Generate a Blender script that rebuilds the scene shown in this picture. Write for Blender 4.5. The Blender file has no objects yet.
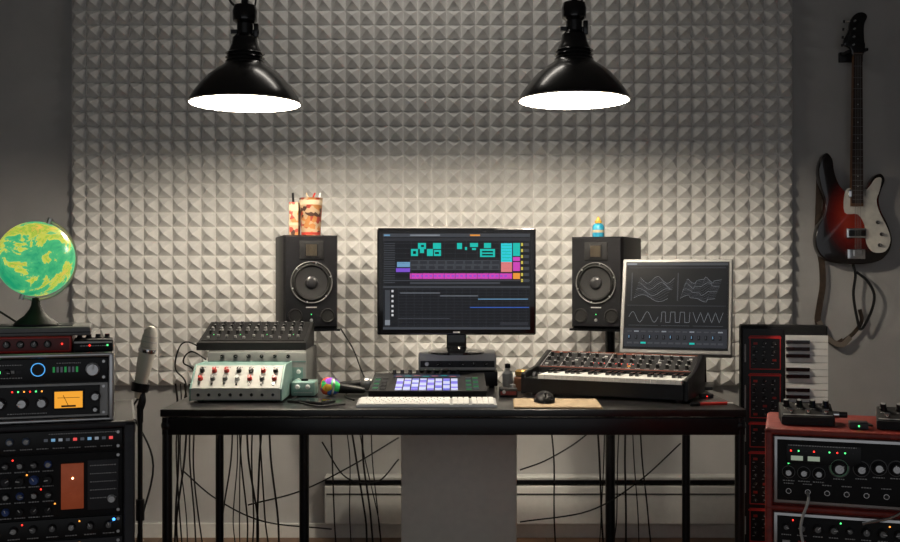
import bpy,bmesh,math,random
from mathutils import Matrix,Vector
R=random.Random(7)
F=1030.0; CZ=1.16
def X(px,d): return (px-450)*d/F
def Z(py,d): return CZ-(py-271)*d/F
# ---------------------------------------------------------------- materials
MC={}
def mat(name,col,rough=.5,metal=0,emit=None,es=0,noise=0,nscale=40,bump=0,coat=0,spec=None):
    if name in MC: return MC[name]
    m=bpy.data.materials.new(name); m.use_nodes=True; nt=m.node_tree; b=nt.nodes['Principled BSDF']
    b.inputs['Base Color'].default_value=(*col,1); b.inputs['Roughness'].default_value=rough; b.inputs['Metallic'].default_value=metal
    b.inputs['Coat Weight'].default_value=coat
    if spec is not None: b.inputs['Specular IOR Level'].default_value=spec
    if emit: b.inputs['Emission Color'].default_value=(*emit,1); b.inputs['Emission Strength'].default_value=es
    if noise or bump:
        tc=nt.nodes.new('ShaderNodeTexCoord'); n=nt.nodes.new('ShaderNodeTexNoise'); n.inputs['Scale'].default_value=nscale; n.inputs['Detail'].default_value=5
        nt.links.new(tc.outputs['Object'],n.inputs['Vector'])
        if noise:
            r=nt.nodes.new('ShaderNodeValToRGB'); e=r.color_ramp.elements
            e[0].position=.3;e[1].position=.7
            e[0].color=(*[c*(1-noise) for c in col],1); e[1].color=(*[min(1,c*(1+noise)) for c in col],1)
            nt.links.new(n.outputs['Fac'],r.inputs['Fac']); nt.links.new(r.outputs['Color'],b.inputs['Base Color'])
        if bump:
            bp=nt.nodes.new('ShaderNodeBump'); bp.inputs['Strength'].default_value=bump; bp.inputs['Distance'].default_value=.002
            nt.links.new(n.outputs['Fac'],bp.inputs['Height']); nt.links.new(bp.outputs['Normal'],b.inputs['Normal'])
    MC[name]=m; return m
def glow(name,col,s=1.0): return mat(name,(0.004,0.004,0.004),.35,0,col,s,spec=.1)
BLK=mat('black_plastic',(.007,.007,.008),.38,noise=.2,nscale=60,spec=.35)
MBLK=mat('matte_black',(.010,.010,.011),.65,noise=.15,nscale=80,bump=.1,spec=.3)
GBLK=mat('gloss_black',(.005,.005,.006),.12,coat=.4)
DGR=mat('dark_grey',(.035,.035,.04),.5,noise=.1,spec=.35)
GRY=mat('mid_grey',(.18,.18,.18),.5,noise=.08)
LGR=mat('light_grey',(.5,.5,.49),.45,noise=.05)
SIL=mat('silver_metal',(.6,.6,.6),.3,.9,noise=.08,nscale=30)
CHR=mat('chrome',(.8,.8,.8),.12,1)
WHT=mat('white_plastic',(.84,.84,.82),.4,noise=.03)
RED=mat('red_leatherette',(.25,.022,.013),.5,noise=.25,nscale=60,bump=.3)
REDP=mat('red_plastic',(.5,.025,.02),.35)
MINT=mat('mint_paint',(.2,.34,.31),.4,noise=.06)
TAN=mat('tan_paper',(.36,.26,.15),.8,noise=.1)
WOOD=mat('dark_wood',(.12,.05,.025),.4,noise=.4,nscale=12)
YEL=mat('yellow_plastic',(.6,.36,.06),.4)
TEAL=mat('teal_plastic',(.02,.24,.38),.4)
TXT=mat('printed_label',(.5,.5,.5),.6)
RUB=mat('cable_rubber',(.008,.008,.008),.5)
LR=glow('led_red',(1,.03,.02),3); LG=glow('led_green',(.1,1,.25),2); LB=glow('led_blue',(.05,.3,1),4); LO=glow('led_orange',(1,.35,.05),2); LGD=glow('button_green',(.02,.18,.05),1)
# ---------------------------------------------------------------- mesh builder
class MB:
    def __init__(s): s.v=[];s.f=[];s.fm=[];s.mats=[];s.M=Matrix()
    def mi(s,m):
        if m not in s.mats: s.mats.append(m)
        return s.mats.index(m)
    def add(s,vs,fs,m,M=None):
        T=s.M if M is None else s.M@M
        o=len(s.v); s.v+= [T@Vector(v) for v in vs]; i=s.mi(m)
        for f in fs: s.f.append([o+k for k in f]); s.fm.append(i)
    def box(s,x0,x1,y0,y1,z0,z1,m,b=0,M=None):
        if b:
            bm=bmesh.new(); bmesh.ops.create_cube(bm,size=1)
            for v in bm.verts: v.co=Vector(((x0+x1)/2+v.co.x*(x1-x0),(y0+y1)/2+v.co.y*(y1-y0),(z0+z1)/2+v.co.z*(z1-z0)))
            bmesh.ops.bevel(bm,geom=bm.edges[:],offset=b,segments=3,affect='EDGES',profile=.5)
            bm.verts.index_update()
            s.add([v.co.copy() for v in bm.verts],[[v.index for v in f.verts] for f in bm.faces],m,M); bm.free(); return
        s.add([(x0,y0,z0),(x1,y0,z0),(x1,y1,z0),(x0,y1,z0),(x0,y0,z1),(x1,y0,z1),(x1,y1,z1),(x0,y1,z1)],
              [(0,3,2,1),(4,5,6,7),(0,1,5,4),(1,2,6,5),(2,3,7,6),(3,0,4,7)],m,M)
    def lathe(s,prof,m,o=(0,0,0),axis='z',seg=32,M=None,closed=False):
        vs=[];fs=[];n=len(prof)
        for r,h in prof:
            r=max(r,1e-5)
            for k in range(seg):
                a=2*math.pi*k/seg; c,d=r*math.cos(a),r*math.sin(a)
                p={'z':(c,d,h),'-y':(c,-h,d),'y':(d,h,c),'x':(h,c,d)}[axis]
                vs.append((p[0]+o[0],p[1]+o[1],p[2]+o[2]))
        for i in range(n-1 if not closed else n):
            j=(i+1)%n
            for k in range(seg):
                l=(k+1)%seg; fs.append((i*seg+k,i*seg+l,j*seg+l,j*seg+k))
        s.add(vs,fs,m,M)
    def cyl(s,o,r,h,m,axis='z',r2=None,seg=20,M=None):
        r2=r if r2 is None else r2
        s.lathe([(0,0),(r,0),(r2,h),(0,h)],m,o,axis,seg,M)
    def ball(s,o,r,m,sc=(1,1,1),seg=24,M=None):
        vs=[];fs=[];n=seg//2
        for i in range(n+1):
            t=math.pi*i/n
            for k in range(seg):
                a=2*math.pi*k/seg
                vs.append((o[0]+sc[0]*r*max(math.sin(t),1e-4)*math.cos(a),o[1]+sc[1]*r*max(math.sin(t),1e-4)*math.sin(a),o[2]+sc[2]*r*math.cos(t)))
        for i in range(n):
            for k in range(seg):
                l=(k+1)%seg; fs.append((i*seg+k,(i+1)*seg+k,(i+1)*seg+l,i*seg+l))
        s.add(vs,fs,m,M)
    def prism(s,poly,y0,y1,m,b=0,M=None,plane='xz'):
        n=len(poly)
        def P(p,y): return (p[0],y,p[1]) if plane=='xz' else (y,p[0],p[1])
        if b:
            bm=bmesh.new(); a=[bm.verts.new(P(p,y0)) for p in poly]; f=bm.faces.new(a)
            r=bmesh.ops.extrude_face_region(bm,geom=[f]); d=Vector(P((0,0),y1-y0))
            bmesh.ops.translate(bm,vec=d,verts=[v for v in r['geom'] if isinstance(v,bmesh.types.BMVert)])
            bmesh.ops.recalc_face_normals(bm,faces=bm.faces[:])
            es=[e for e in bm.edges if len(e.link_faces)==2 and (len(e.link_faces[0].verts)>4)!=(len(e.link_faces[1].verts)>4)] if n>4 else bm.edges[:]
            bmesh.ops.bevel(bm,geom=es,offset=b,segments=3,affect='EDGES',profile=.5)
            bm.verts.index_update()
            s.add([v.co.copy() for v in bm.verts],[[v.index for v in f.verts] for f in bm.faces],m,M); bm.free(); return
        s.add([P(p,y0) for p in poly]+[P(p,y1) for p in poly],
              [tuple(range(n)),tuple(range(2*n-1,n-1,-1))]+[(i,i+n,(i+1)%n+n,(i+1)%n) for i in range(n)],m,M)
    def tube(s,pts,r,m,seg=8,smooth=True,M=None):
        P=[Vector(p) for p in pts]
        if smooth and len(P)>2:
            Q=[];E=[P[0]*2-P[1]]+P+[P[-1]*2-P[-2]]
            for i in range(1,len(E)-2):
                for k in range(8):
                    t=k/8; a,b,c,d=E[i-1],E[i],E[i+1],E[i+2]
                    Q.append(.5*((2*b)+(c-a)*t+(2*a-5*b+4*c-d)*t*t+(3*b-a-3*c+d)*t**3))
            Q.append(P[-1]); P=Q
        vs=[];fs=[];up=None
        for i,p in enumerate(P):
            t=(P[min(i+1,len(P)-1)]-P[max(i-1,0)]).normalized()
            if up is None: up=t.orthogonal().normalized()
            up=(up-t*up.dot(t)); up=up.normalized() if up.length>1e-6 else t.orthogonal().normalized()
            w=t.cross(up)
            rr=r(i/(len(P)-1)) if callable(r) else r
            for k in range(seg):
                a=2*math.pi*k/seg; vs.append(p+up*rr*math.cos(a)+w*rr*math.sin(a))
        for i in range(len(P)-1):
            for k in range(seg):
                l=(k+1)%seg; fs.append((i*seg+k,i*seg+l,(i+1)*seg+l,(i+1)*seg+k))
        fs.append(tuple(range(seg))); fs.append(tuple((len(P)-1)*seg+k for k in range(seg)))
        s.add(vs,fs,m,M)
    def strip(s,pts,w,y0,y1,m,smooth=False):
        P=[Vector((a,b)) for a,b in pts]
        if smooth:
            Q=[];E=[P[0]*2-P[1]]+P+[P[-1]*2-P[-2]]
            for i in range(1,len(E)-2):
                for k in range(6):
                    t=k/6; a,b,c,d=E[i-1],E[i],E[i+1],E[i+2]
                    Q.append(.5*((2*b)+(c-a)*t+(2*a-5*b+4*c-d)*t*t+(3*b-a-3*c+d)*t**3))
            Q.append(P[-1]);P=Q
        vs=[];fs=[]
        for i,p in enumerate(P):
            t=(P[min(i+1,len(P)-1)]-P[max(i-1,0)]).normalized(); n=Vector((-t.y,t.x))*w/2
            for q in (p+n,p-n):
                vs+=[(q.x,y0,q.y),(q.x,y1,q.y)]
        for i in range(len(P)-1):
            a=i*4;b=a+4
            fs+=[(a,b,b+2,a+2),(a+1,a+3,b+3,b+1),(a,a+1,b+1,b),(a+2,b+2,b+3,a+3)]
        s.add(vs,fs,m)
    # front-panel details (panel in local XZ, outward = -Y)
    def knob(s,x,z,r,m=None,h=None,cap=None,y=0):
        h=h or r*1.3; m=m or BLK
        s.lathe([(0,0),(r,0),(r*.95,h*.3),(r*.82,h*.35),(r*.78,h),(0,h)],m,(x,y,z),'-y',16)
        if cap: s.cyl((x,y-h,z),r*.6,.0006,cap,'-y',seg=14)
        a=R.uniform(-2,2); T=Matrix.Translation((x,y-h-.0004,z))@Matrix.Rotation(a,4,'Y')
        s.box(-r*.08,r*.08,-.0003,.0003,0,r*.75,WHT,M=T)
    def led(s,x,z,r,m,y=0): s.cyl((x,y,z),r,.0015,m,'-y',seg=10)
    def lab(s,x0,x1,z,m=None,y=0,h=.001):
        x=x0
        while x<x1:
            w=R.uniform(.002,.005); s.box(x,min(x+w,x1),y-.0004,y,z-h,z+h,m or TXT); x+=w+.0015
    def finish(s,name,loc=(0,0,0),rz=0,ang=35):
        me=bpy.data.meshes.new(name); me.from_pydata([tuple(v) for v in s.v],[],s.f)
        for m in s.mats: me.materials.append(m)
        me.polygons.foreach_set('material_index',s.fm); me.polygons.foreach_set('use_smooth',[True]*len(s.f)); me.update()
        bm=bmesh.new(); bm.from_mesh(me); bmesh.ops.recalc_face_normals(bm,faces=bm.faces[:]); bm.to_mesh(me); bm.free()
        me.set_sharp_from_angle(angle=math.radians(ang))
        o=bpy.data.objects.new(name,me); bpy.context.collection.objects.link(o)
        o.location=loc; o.rotation_euler=(0,0,math.radians(rz)); return o
def tilt(o,deg): return Matrix.Translation(o)@Matrix.Rotation(-math.radians(deg),4,'X')
def on(org,th,lx,ly,z):
    a=math.radians(th); return (org[0]+lx*math.cos(a)-ly*math.sin(a),org[1]+lx*math.sin(a)+ly*math.cos(a),z)
# ---------------------------------------------------------------- room
WY=4.5
WALL=mat('painted_wall',(.44,.44,.435),.8,noise=.06,nscale=6,bump=.15)
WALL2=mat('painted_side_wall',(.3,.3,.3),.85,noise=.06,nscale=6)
CEIL=mat('painted_ceiling',(.3,.3,.3),.9,noise=.03)
def wood_floor():
    m=bpy.data.materials.new('wood_floor'); m.use_nodes=True; nt=m.node_tree; b=nt.nodes['Principled BSDF']
    tc=nt.nodes.new('ShaderNodeTexCoord'); br=nt.nodes.new('ShaderNodeTexBrick'); br.inputs['Scale'].default_value=3
    br.inputs['Color1'].default_value=(.16,.085,.045,1); br.inputs['Color2'].default_value=(.1,.05,.028,1); br.inputs['Mortar'].default_value=(.02,.01,.006,1)
    br.inputs['Mortar Size'].default_value=.006; br.inputs['Brick Width'].default_value=2.5; br.inputs['Row Height'].default_value=.3
    nt.links.new(tc.outputs['Object'],br.inputs['Vector']); nt.links.new(br.outputs['Color'],b.inputs['Base Color']); b.inputs['Roughness'].default_value=.4
    return m
def room(name,*a):
    q=MB(); q.box(*a[:6],a[6]); return q.finish(name)
room('floor',-2.7,2.7,-1.5,WY+.1,-.1,0,wood_floor())
room('wall_back',-2.7,2.7,WY,WY+.1,0,2.9,WALL)
room('wall_left',-2.8,-2.7,-1.5,WY+.1,-.1,2.9,WALL2)
room('wall_right',2.7,2.8,-1.5,WY+.1,-.1,2.9,WALL2)
room('ceiling',-2.8,2.8,-1.5,WY+.1,2.9,3.0,CEIL)
HW=mat('heater_enamel',(.72,.72,.69),.4,noise=.04)
q=MB(); q.box(-2.7,2.7,WY-.02,WY,0,.06,HW); q.finish('baseboard_back')
q=MB()
x0,x1=X(325,4.45),X(738,4.45)
q.box(x0,x1,WY-.075,WY-.001,.07,.235,HW,.006); q.box(x0+.01,x1-.01,WY-.078,WY-.07,.200,.204,BLK)
q.box(x0,x1,WY-.05,WY-.001,.24,.265,BLK); q.box(x0,x1,WY-.08,WY-.001,.262,.275,HW,.003)
q.finish('baseboard_heater')
# ---------------------------------------------------------------- foam
FOAM=mat('foam_grey',(.78,.77,.75),.95,noise=.05,nscale=25,bump=.3)
q=MB(); x0,x1=X(70,4.46),X(794,4.46); n=50; s=(x1-x0)/n; zb=Z(386,4.46); rows=int((2.88-zb)/s)
vs=[];fs=[]
q.box(x0,x1,WY-.02,WY-.001,zb,zb+rows*s,FOAM)
for i in range(n):
    for j in range(rows):
        gl=.002 if i%8==0 else 0; gb=.002 if j%8==0 else 0
        a,b=x0+i*s+gl,x0+(i+1)*s; c,d=zb+j*s+gb,zb+(j+1)*s
        o=len(vs); mx,mz=(a+b)/2+R.uniform(-.0015,.0015),(c+d)/2+R.uniform(-.0015,.0015); t=.002
        vs+=[(a,WY-.02,c),(b,WY-.02,c),(b,WY-.02,d),(a,WY-.02,d),(mx-t,WY-.066,mz-t),(mx+t,WY-.066,mz-t),(mx+t,WY-.066,mz+t),(mx-t,WY-.066,mz+t)]
        fs+=[(o,o+1,o+5,o+4),(o+1,o+2,o+6,o+5),(o+2,o+3,o+7,o+6),(o+3,o,o+4,o+7),(o+4,o+5,o+6,o+7)]
q.add(vs,fs,FOAM); q.finish('acoustic_foam_panel',ang=20)
# ---------------------------------------------------------------- pendant lamps
ENAM=mat('black_enamel',(.006,.006,.007),.24,coat=.15); INN=mat('white_enamel',(.85,.84,.8),.4)
BULB=glow('bulb_glow',(1,.87,.68),12)
def lamp(x,y,z,loop):
    q=MB(); k=1/303.0
    prof=[(56,0),(55,3),(51,10),(45,18),(37,27),(28,34),(21,38.5),(18.5,42),(17.5,50),(15,55),(13,60),(12,66),(8,70),(8,84)]
    q.lathe([(r*k,h*k) for r,h in prof],ENAM,seg=48)
    q.lathe([((r-1.2)*k,(h-.4 if h else 0)*k) for r,h in prof[:9]]+[(0,50*k)],INN,seg=48)
    q.lathe([(56*k,0),(57*k,.5*k),(56*k,1.2*k),(54.8*k,0)],ENAM,seg=48,closed=True)
    for h in (42,46,50): q.lathe([(18*k,(h-1)*k),(19.5*k,h*k),(18*k,(h+1)*k)],ENAM,seg=32)
    q.lathe([(8*k,80*k),(12*k,83*k),(12.5*k,92*k),(11*k,98*k),(4*k,101*k),(3*k,108*k),(0,108*k)],GBLK,seg=24)
    q.box(-.045,.045,-.008,.008,70*k,74*k,ENAM); q.box(.03,.045,-.012,.012,66*k,80*k,ENAM,.003)
    q.tube([(0,0,107*k),(0,0,.7),(0,0,2.9-z-.05)],.004,RUB,smooth=False)
    if loop:
        q.tube([(-.02,0,95*k),(-.05,0,104*k),(-.055,0,120*k),(-.03,0,150*k),(0,0,190*k)],.004,RUB)
        q.tube([(.012,0,88*k),(.03,0,95*k),(.035,0,110*k),(.01,0,122*k),(0,0,126*k)],.003,RUB)
    else: q.tube([(.012,0,95*k),(.03,0,104*k),(.025,0,120*k),(0,0,135*k)],.004,RUB)
    q.lathe([(0,2.9-z-.07),(.03,2.9-z-.07),(.055,2.9-z-.02),(.055,2.9-z),(0,2.9-z)],GBLK,seg=24)
    q.cyl((0,0,.12),.018,.045,WHT)
    q.ball((0,0,.094),.03,BULB,(1,1,1.1))
    o=q.finish('pendant_lamp',(x,y,z))
    L=bpy.data.lights.new('lamp_bulb','POINT'); L.energy=33; L.shadow_soft_size=.035; L.color=(1,.88,.715)
    lo=bpy.data.objects.new('lamp_bulb',L); bpy.context.collection.objects.link(lo); lo.parent=o; lo.location=(0,0,.036)
lamp(X(245,3.4),3.4,Z(104,3.4),True); lamp(X(574,3.4),3.4,Z(101,3.4),False)
# ---------------------------------------------------------------- desk
TZ=.74; Y0,Y1=3.12,3.87; DX0,DX1=X(160,Y0),X(747,Y0)
DTOP=mat('black_desk_laminate',(.01,.01,.011),.3,noise=.3,nscale=15,coat=.1)
DFR=mat('desk_frame',(.012,.012,.014),.3,.2)
q=MB(); q.box(DX0,DX1,Y0,Y1,TZ-.022,TZ,DTOP,.002)
for a in ((DX0+.004,DX1-.004,Y0+.004,Y0+.03),(DX0+.004,DX1-.004,Y1-.03,Y1-.004),(DX0+.004,DX0+.03,Y0+.03,Y1-.03),(DX1-.03,DX1-.004,Y0+.03,Y1-.03)):
    q.box(*a,TZ-.078,TZ-.026,DFR,.003)
for x in (DX0+.017,DX1-.017):
    for y in (Y0+.018,Y1-.018):
        q.cyl((x,y,.01),.015,TZ-.035,DFR,seg=20); q.ball((x,y,TZ-.05),.019,DFR); q.cyl((x,y,0),.02,.012,BLK)
q.finish('desk')
# ---------------------------------------------------------------- main monitor
SCR=glow('screen_background',(.011,.012,.015),1)
U={k:glow('ui_'+k,v,1) for k,v in dict(teal=(.01,.5,.43),pink=(.6,.06,.46),cyan=(.03,.6,.7),salmon=(.7,.2,.2),orange=(.8,.3,.04),grey=(.05,.055,.065),lgrey=(.2,.22,.25),white=(.6,.6,.62),blue=(.04,.12,.5),lblue=(.15,.32,.5),dark=(.004,.004,.006),violet=(.2,.08,.6),yellow=(.6,.5,.08),red=(.8,.08,.08),line=(.026,.028,.035)).items()}
q=MB(); d=3.62; k=d/F
cx=X(456.5,d); W=159*k/2; H=107*k/2; zc=Z(281.5,d)
q.box(-W,W,0,.03,-H,H,GBLK,.006); q.box(-W*.6,W*.6,.028,.06,-H*.6,H*.6,BLK,.012)
q.box(-73.5*k,73.5*k,-.0006,.002,-47*k,48*k,SCR)
def ui(x0,x1,y0,y1,c,l=1):
    q.box((x0-456.5)*k,(x1-456.5)*k,-.0006-.0003*l,0,(281.5-y1)*k,(281.5-y0)*k,U[c])
ui(383,530,233.6,237,'grey'); ui(383,530,238,241,'line'); ui(384,390,234.5,236,'lblue',2); ui(410,440,234.5,236,'lgrey',2); ui(470,480,234.5,236,'orange',2)
for y in range(243,283,5): ui(383,512,y,y+.5,'line')
for i in range(18): ui(384,395,243+i*2.3,243+i*2.3+.9,'grey')
for x in range(411,500,11): ui(x,x+.4,241,283,'line')
for a in ((411,418,249,256),(418,426,243,249),(420,424,249,253),(427,433,249,256),(433,441,243,249),(434,441,250,256),(457,462,243,249),(465,467,247,250),(470,478,243,247),(472,476,248,250),(480,495,249,257),(484,491,243,248)): ui(*a,'teal',2)
for a in ((413,416,251,254),(421,424,245,247),(435,439,252,254),(482,493,251,252.5),(482,493,254,255.5)): ui(*a,'dark',3)
ui(501,512,243,262,'cyan')
for y in range(245,262,3): ui(502,511,y,y+1,'teal',3)
ui(513,520,243,256,'teal'); ui(513,520,257,261,'pink'); ui(501,512,262,272,'salmon'); ui(513,520,262,271,'pink')
for y in range(243,283,6): ui(521,523,y,y+3,'yellow'); ui(524,529,y,y+3,'grey')
ui(397,410,262,267,'lblue'); ui(396,410,268,272,'violet'); ui(410,500,260,270,'grey')
for x in range(411,500,9): ui(x,x+7,261,264,'line',2); ui(x,x+6,266,269,'line',2)
ui(410,512,273,279,'pink')
for i in range(22): ui(412+i*4.4,414.5+i*4.4,275.3,276.6,'violet',3)
ui(513,520,273,279,'orange'); ui(383,530,280,281,'grey'); ui(410,500,282,284,'grey'); ui(383,530,286,288,'grey')
for y in range(289,327,3): ui(398,529,y,y+.4,'line')
for x in range(398,529,8): ui(x,x+.4,288,327,'line')
for y in (290,295,300,305,310,314): ui(391.5,393.5,y,y+2.2,'white')
ui(385,390,290,326,'grey'); ui(478,528,298.7,299.5,'lblue',2); ui(400,440,292.7,293.3,'lgrey',2); ui(440,478,295.6,296.2,'lgrey',2); ui(470,529,307,307.8,'blue',2); ui(398,450,318,318.7,'grey',2)
ui(500,528,322,325,'line',2); ui(383,530,327,329.5,'grey'); ui(385,390,320,325,'lgrey',2)
q.box(-.012,.012,-.0008,0,-51.5*k,-50*k,LGR)
zt=.868-zc
q.box(-.035,.035,.012,.04,-H-.05,-H+.02,GBLK,.006)
q.lathe([(0,0),(.1,0),(.1,.006),(.085,.012),(.04,.018),(.03,.03),(0,.03)],GBLK,(0,.045,zt),seg=40)
q.finish('computer_monitor',(cx,d,zc))
# ---------------------------------------------------------------- interface under monitor
q=MB(); x0,x1=X(417,3.68),X(498,3.68); AL2=mat('brushed_aluminium',(.62,.62,.61),.5,.2)
q.box(x0,x1,3.70,3.86,TZ+.006,.80,BLK,.004); q.box(x0+.005,x1-.005,3.69,3.86,.803,.867,AL2,.006)
q.box(x0+.012,x1-.012,3.6885,3.692,.815,.838,DGR)
for i in range(6): q.M=Matrix.Translation((x0+.035+i*.042,3.6885,.827)); q.knob(0,0,.008,BLK if i else SIL)
q.M=Matrix()
for i in range(9): q.box(x0+.03+i*.025,x0+.042+i*.025,3.6985,3.70,.765,.772,LG if i<3 else TXT)
for x in (x0+.02,x1-.02):
    for y in (3.72,3.84): q.cyl((x,y,TZ),.008,.007,RUB)
q.finish('audio_interface')
# ---------------------------------------------------------------- speakers
CONE=mat('speaker_cone',(.016,.016,.017),.5); SURR=mat('speaker_surround',(.007,.007,.007),.7,spec=.3)
VIN=mat('speaker_vinyl',(.007,.007,.009),.5,bump=.2,nscale=200,spec=.25)
def speaker(cx,cy,z,rz):
    q=MB(); w=.1005;h=.343;D=.28
    q.prism([(-w,0),(w,0),(w,h),(-w,h)],.018,D,VIN,.003)
    vs=[(-w,.018,0),(w,.018,0),(w,.018,h),(-w,.018,h),(-w+.006,.0,.006),(w-.006,.0,.006),(w-.006,.0,h-.006),(-w+.006,.0,h-.006)]
    q.add(vs,[(0,1,5,4),(1,2,6,5),(2,3,7,6),(3,0,4,7),(4,5,6,7)],VIN)
    zc=.168
    q.lathe([(.078,0),(.078,.004),(.074,.006),(.071,.004),(.068,.0055),(.06,.0055),(.057,.001),(.05,.0),(.02,-.0),(.02,.0)],SURR,(0,0,zc),'-y',40)
    q.lathe([(.069,.005),(.064,.009),(.058,.003)],SURR,(0,-.001,zc),'-y',40)
    q.lathe([(.058,.0045),(.04,.002),(.024,.0012)],CONE,(0,-.001,zc),'-y',40)
    q.lathe([(.074,.0062),(.0765,.0075),(.0785,.006)],mat('trim_ring',(.1,.1,.1),.4),(0,0,zc),'-y',40)
    q.ball((0,-.002,zc),.024,mat('dust_cap',(.03,.03,.032),.3),(1,.45,1))
    for a in range(6):
        t=a*math.pi/3+.3; q.cyl((.0735*math.cos(t),-.004,zc+.0735*math.sin(t)),.003,.004,SIL,'-y',seg=8)
    q.box(-.045,.045,-.004,.0,.254,.322,MBLK,.002); q.box(-.024,.024,-.006,-.003,.262,.314,BLK,.001)
    for i in range(9): q.box(-.019+i*.0044,-.0172+i*.0044,-.0075,-.005,.267,.309,mat('ribbon_foil',(.2,.16,.11),.4,.7))
    for i in (-1,1):
        q.lathe([(.027,.0),(.027,.003),(.024,.004),(.021,0.0005),(.0,.0003)],mat('port_black',(.003,.003,.003),.6),(i*.06,0,.045),'-y',28)
    q.led(0,.05,.002,LG); q.knob(.0,.028,.006,SIL)
    q.box(-.02,.02,-.0006,0,.074,.078,TXT)
    q.finish('studio_speaker',(cx,cy,z),rz)
    s=MB(); s.box(-.1,.1,.02,.24,-.009,-.001,BLK,.003)
    s.box(-.11,.11,.015,.03,-.014,-.006,BLK)
    s.cyl((0,.19,-z+.02),.019,z-.029,BLK); s.cyl((0,.19,-.3),.025,.03,BLK)
    s.lathe([(0,-z),(.13,-z),(.13,-z+.012),(.03,-z+.025),(.02,-z+.06)],BLK,(0,.19,0),seg=32)
    s.finish('speaker_stand',(cx,cy,z-.0),rz)
speaker(X(311,3.8),3.81,Z(328,3.8),16); speaker(X(596,3.88),3.88,Z(328,3.86),-25)
# printed cup with pens
def carton_mat():
    m=bpy.data.materials.new('printed_carton'); m.use_nodes=True; nt=m.node_tree; b=nt.nodes['Principled BSDF']
    tc=nt.nodes.new('ShaderNodeTexCoord'); v=nt.nodes.new('ShaderNodeTexVoronoi'); v.inputs['Scale'].default_value=65; r=nt.nodes.new('ShaderNodeValToRGB'); r.color_ramp.interpolation='CONSTANT'
    e=r.color_ramp.elements; e[0].color=(.42,.3,.19,1); e[1].position=.5; e[1].color=(.28,.035,.02,1); a=e.new(.64); a.color=(.4,.17,.05,1); a=e.new(.8); a.color=(.05,.02,.012,1)
    nt.links.new(tc.outputs['Object'],v.inputs['Vector']); nt.links.new(v.outputs['Color'],r.inputs['Fac']); nt.links.new(r.outputs['Color'],b.inputs['Base Color']); b.inputs['Roughness'].default_value=.6; return m
CRT=carton_mat(); CRM=mat('cream_card',(.5,.4,.27),.6)
S0=Z(328,3.8)+.343
q=MB()
q.lathe([(0,0),(.036,0),(.044,.142),(.0455,.144),(.043,.145),(.041,.1),(0,.1)],CRT,(.016,0,0),seg=32)
q.lathe([(.0367,.004),(.0375,.014)],mat('cup_red',(.35,.03,.02),.5),(.016,0,0),seg=32); q.lathe([(.0432,.118),(.0444,.136)],CRM,(.016,0,0),seg=32)
q.box(-.062,-.028,-.035,.03,0,.128,CRT,.002); q.box(-.0625,-.0275,-.0355,.0305,.095,.118,CRM); q.box(-.0625,-.0275,-.0355,.0305,.04,.05,CRM)
q.tube([(-.05,0,.1),(-.053,0,.165)],.0045,BLK,smooth=False)
for (a,b,c) in ((.0,.03,REDP),(.03,-.004,CRM),(.04,.05,WHT)): q.tube([(a,0,.09),(b,.01,.165)],.0032,c,smooth=False)
q.finish('pen_cup',(X(306,3.9),3.92,S0),0)
q=MB(); q.lathe([(0,0),(.021,0),(.023,.004),(.023,.04),(.019,.048),(.012,.052),(.012,.056)],TEAL,seg=24)
q.lathe([(.0135,.054),(.0135,.064),(.009,.066),(.005,.076),(.003,.08),(0,.08)],YEL,seg=20); q.lathe([(.0233,.018),(.0233,.028)],CRM,seg=24)
q.finish('glue_bottle',(X(599,3.94),3.96,Z(328,3.86)+.343))
# ---------------------------------------------------------------- keyboard, controller
q=MB(); W=.435
q.prism([(0,0),(.115,0),(.115,.014),(0,.006)],0,W,mat('aluminium',(.7,.7,.7),.35,.7),plane='yz')
q.M=tilt((0,0,.006),86)
rows_=[[1]*14,[1]*13+[1.6],[1.5]+[1]*12+[1],[1.8]+[1]*11+[1.8],[2.3]+[1]*10+[2.3],[1.2,1.2,1.2,5.5,1.2,1.2,1.2,1]]
for ri,r in enumerate(rows_[::-1]):
    zz=.004+ri*.0182; tot=sum(r); wk=.285/tot; x=.006
    for u in r: q.box(x+.0012,x+u*wk-.0012,-.004,0,zz,zz+.0158,WHT); x+=u*wk
    for cxn,cn in ((.298,3),(.358,4)):
        for c in range(cn): q.box(cxn+c*.0178,cxn+.0155+c*.0178,-.004,0,zz,zz+.0158,WHT)
q.finish('computer_keyboard',(X(356,3.18),3.18,TZ))
q=MB(); W=.385
q.prism([(0,0),(.29,0),(.29,.06),(.0,.03)],0,W,MBLK,plane='yz'); q.M=tilt((0,0,.0305),84)
PADS=[glow('pad_violet',(.3,.24,.85),1),glow('pad_white',(.7,.72,.95),1),glow('pad_blue',(.2,.2,.75),1)]
for i in range(8):
    for j in range(8):
        q.box(.085+i*.0262,.107+i*.0262,-.003,0,.012+j*.0215,.0295+j*.0215,PADS[1] if (i*3+j*5)%7<4 else PADS[0] if (i+j)%3 else PADS[2])
q.box(.07,.3,-.001,0,.215,.255,glow('controller_display',(.02,.03,.06),1))
for i in range(7): q.box(.078+i*.031,.1+i*.031,-.0015,0,.222+.006*(i%3),.226+.006*(i%3),U['teal'] if i%2 else U['salmon'])
for i in range(9): q.knob(.07+i*.0275,.272,.008,DGR,.014)
for j in range(9):
    for x in (.01,.035,.318,.342): q.box(x,x+.018,-.002,0,.015+j*.022,.026+j*.022,[DGR,U['grey'],DGR,DGR,LGD,DGR,DGR,U['grey'],DGR][(j*3+int(x*100))%9])
q.finish('pad_controller',(X(428,3.4)-W/2,3.345,TZ))
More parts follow.
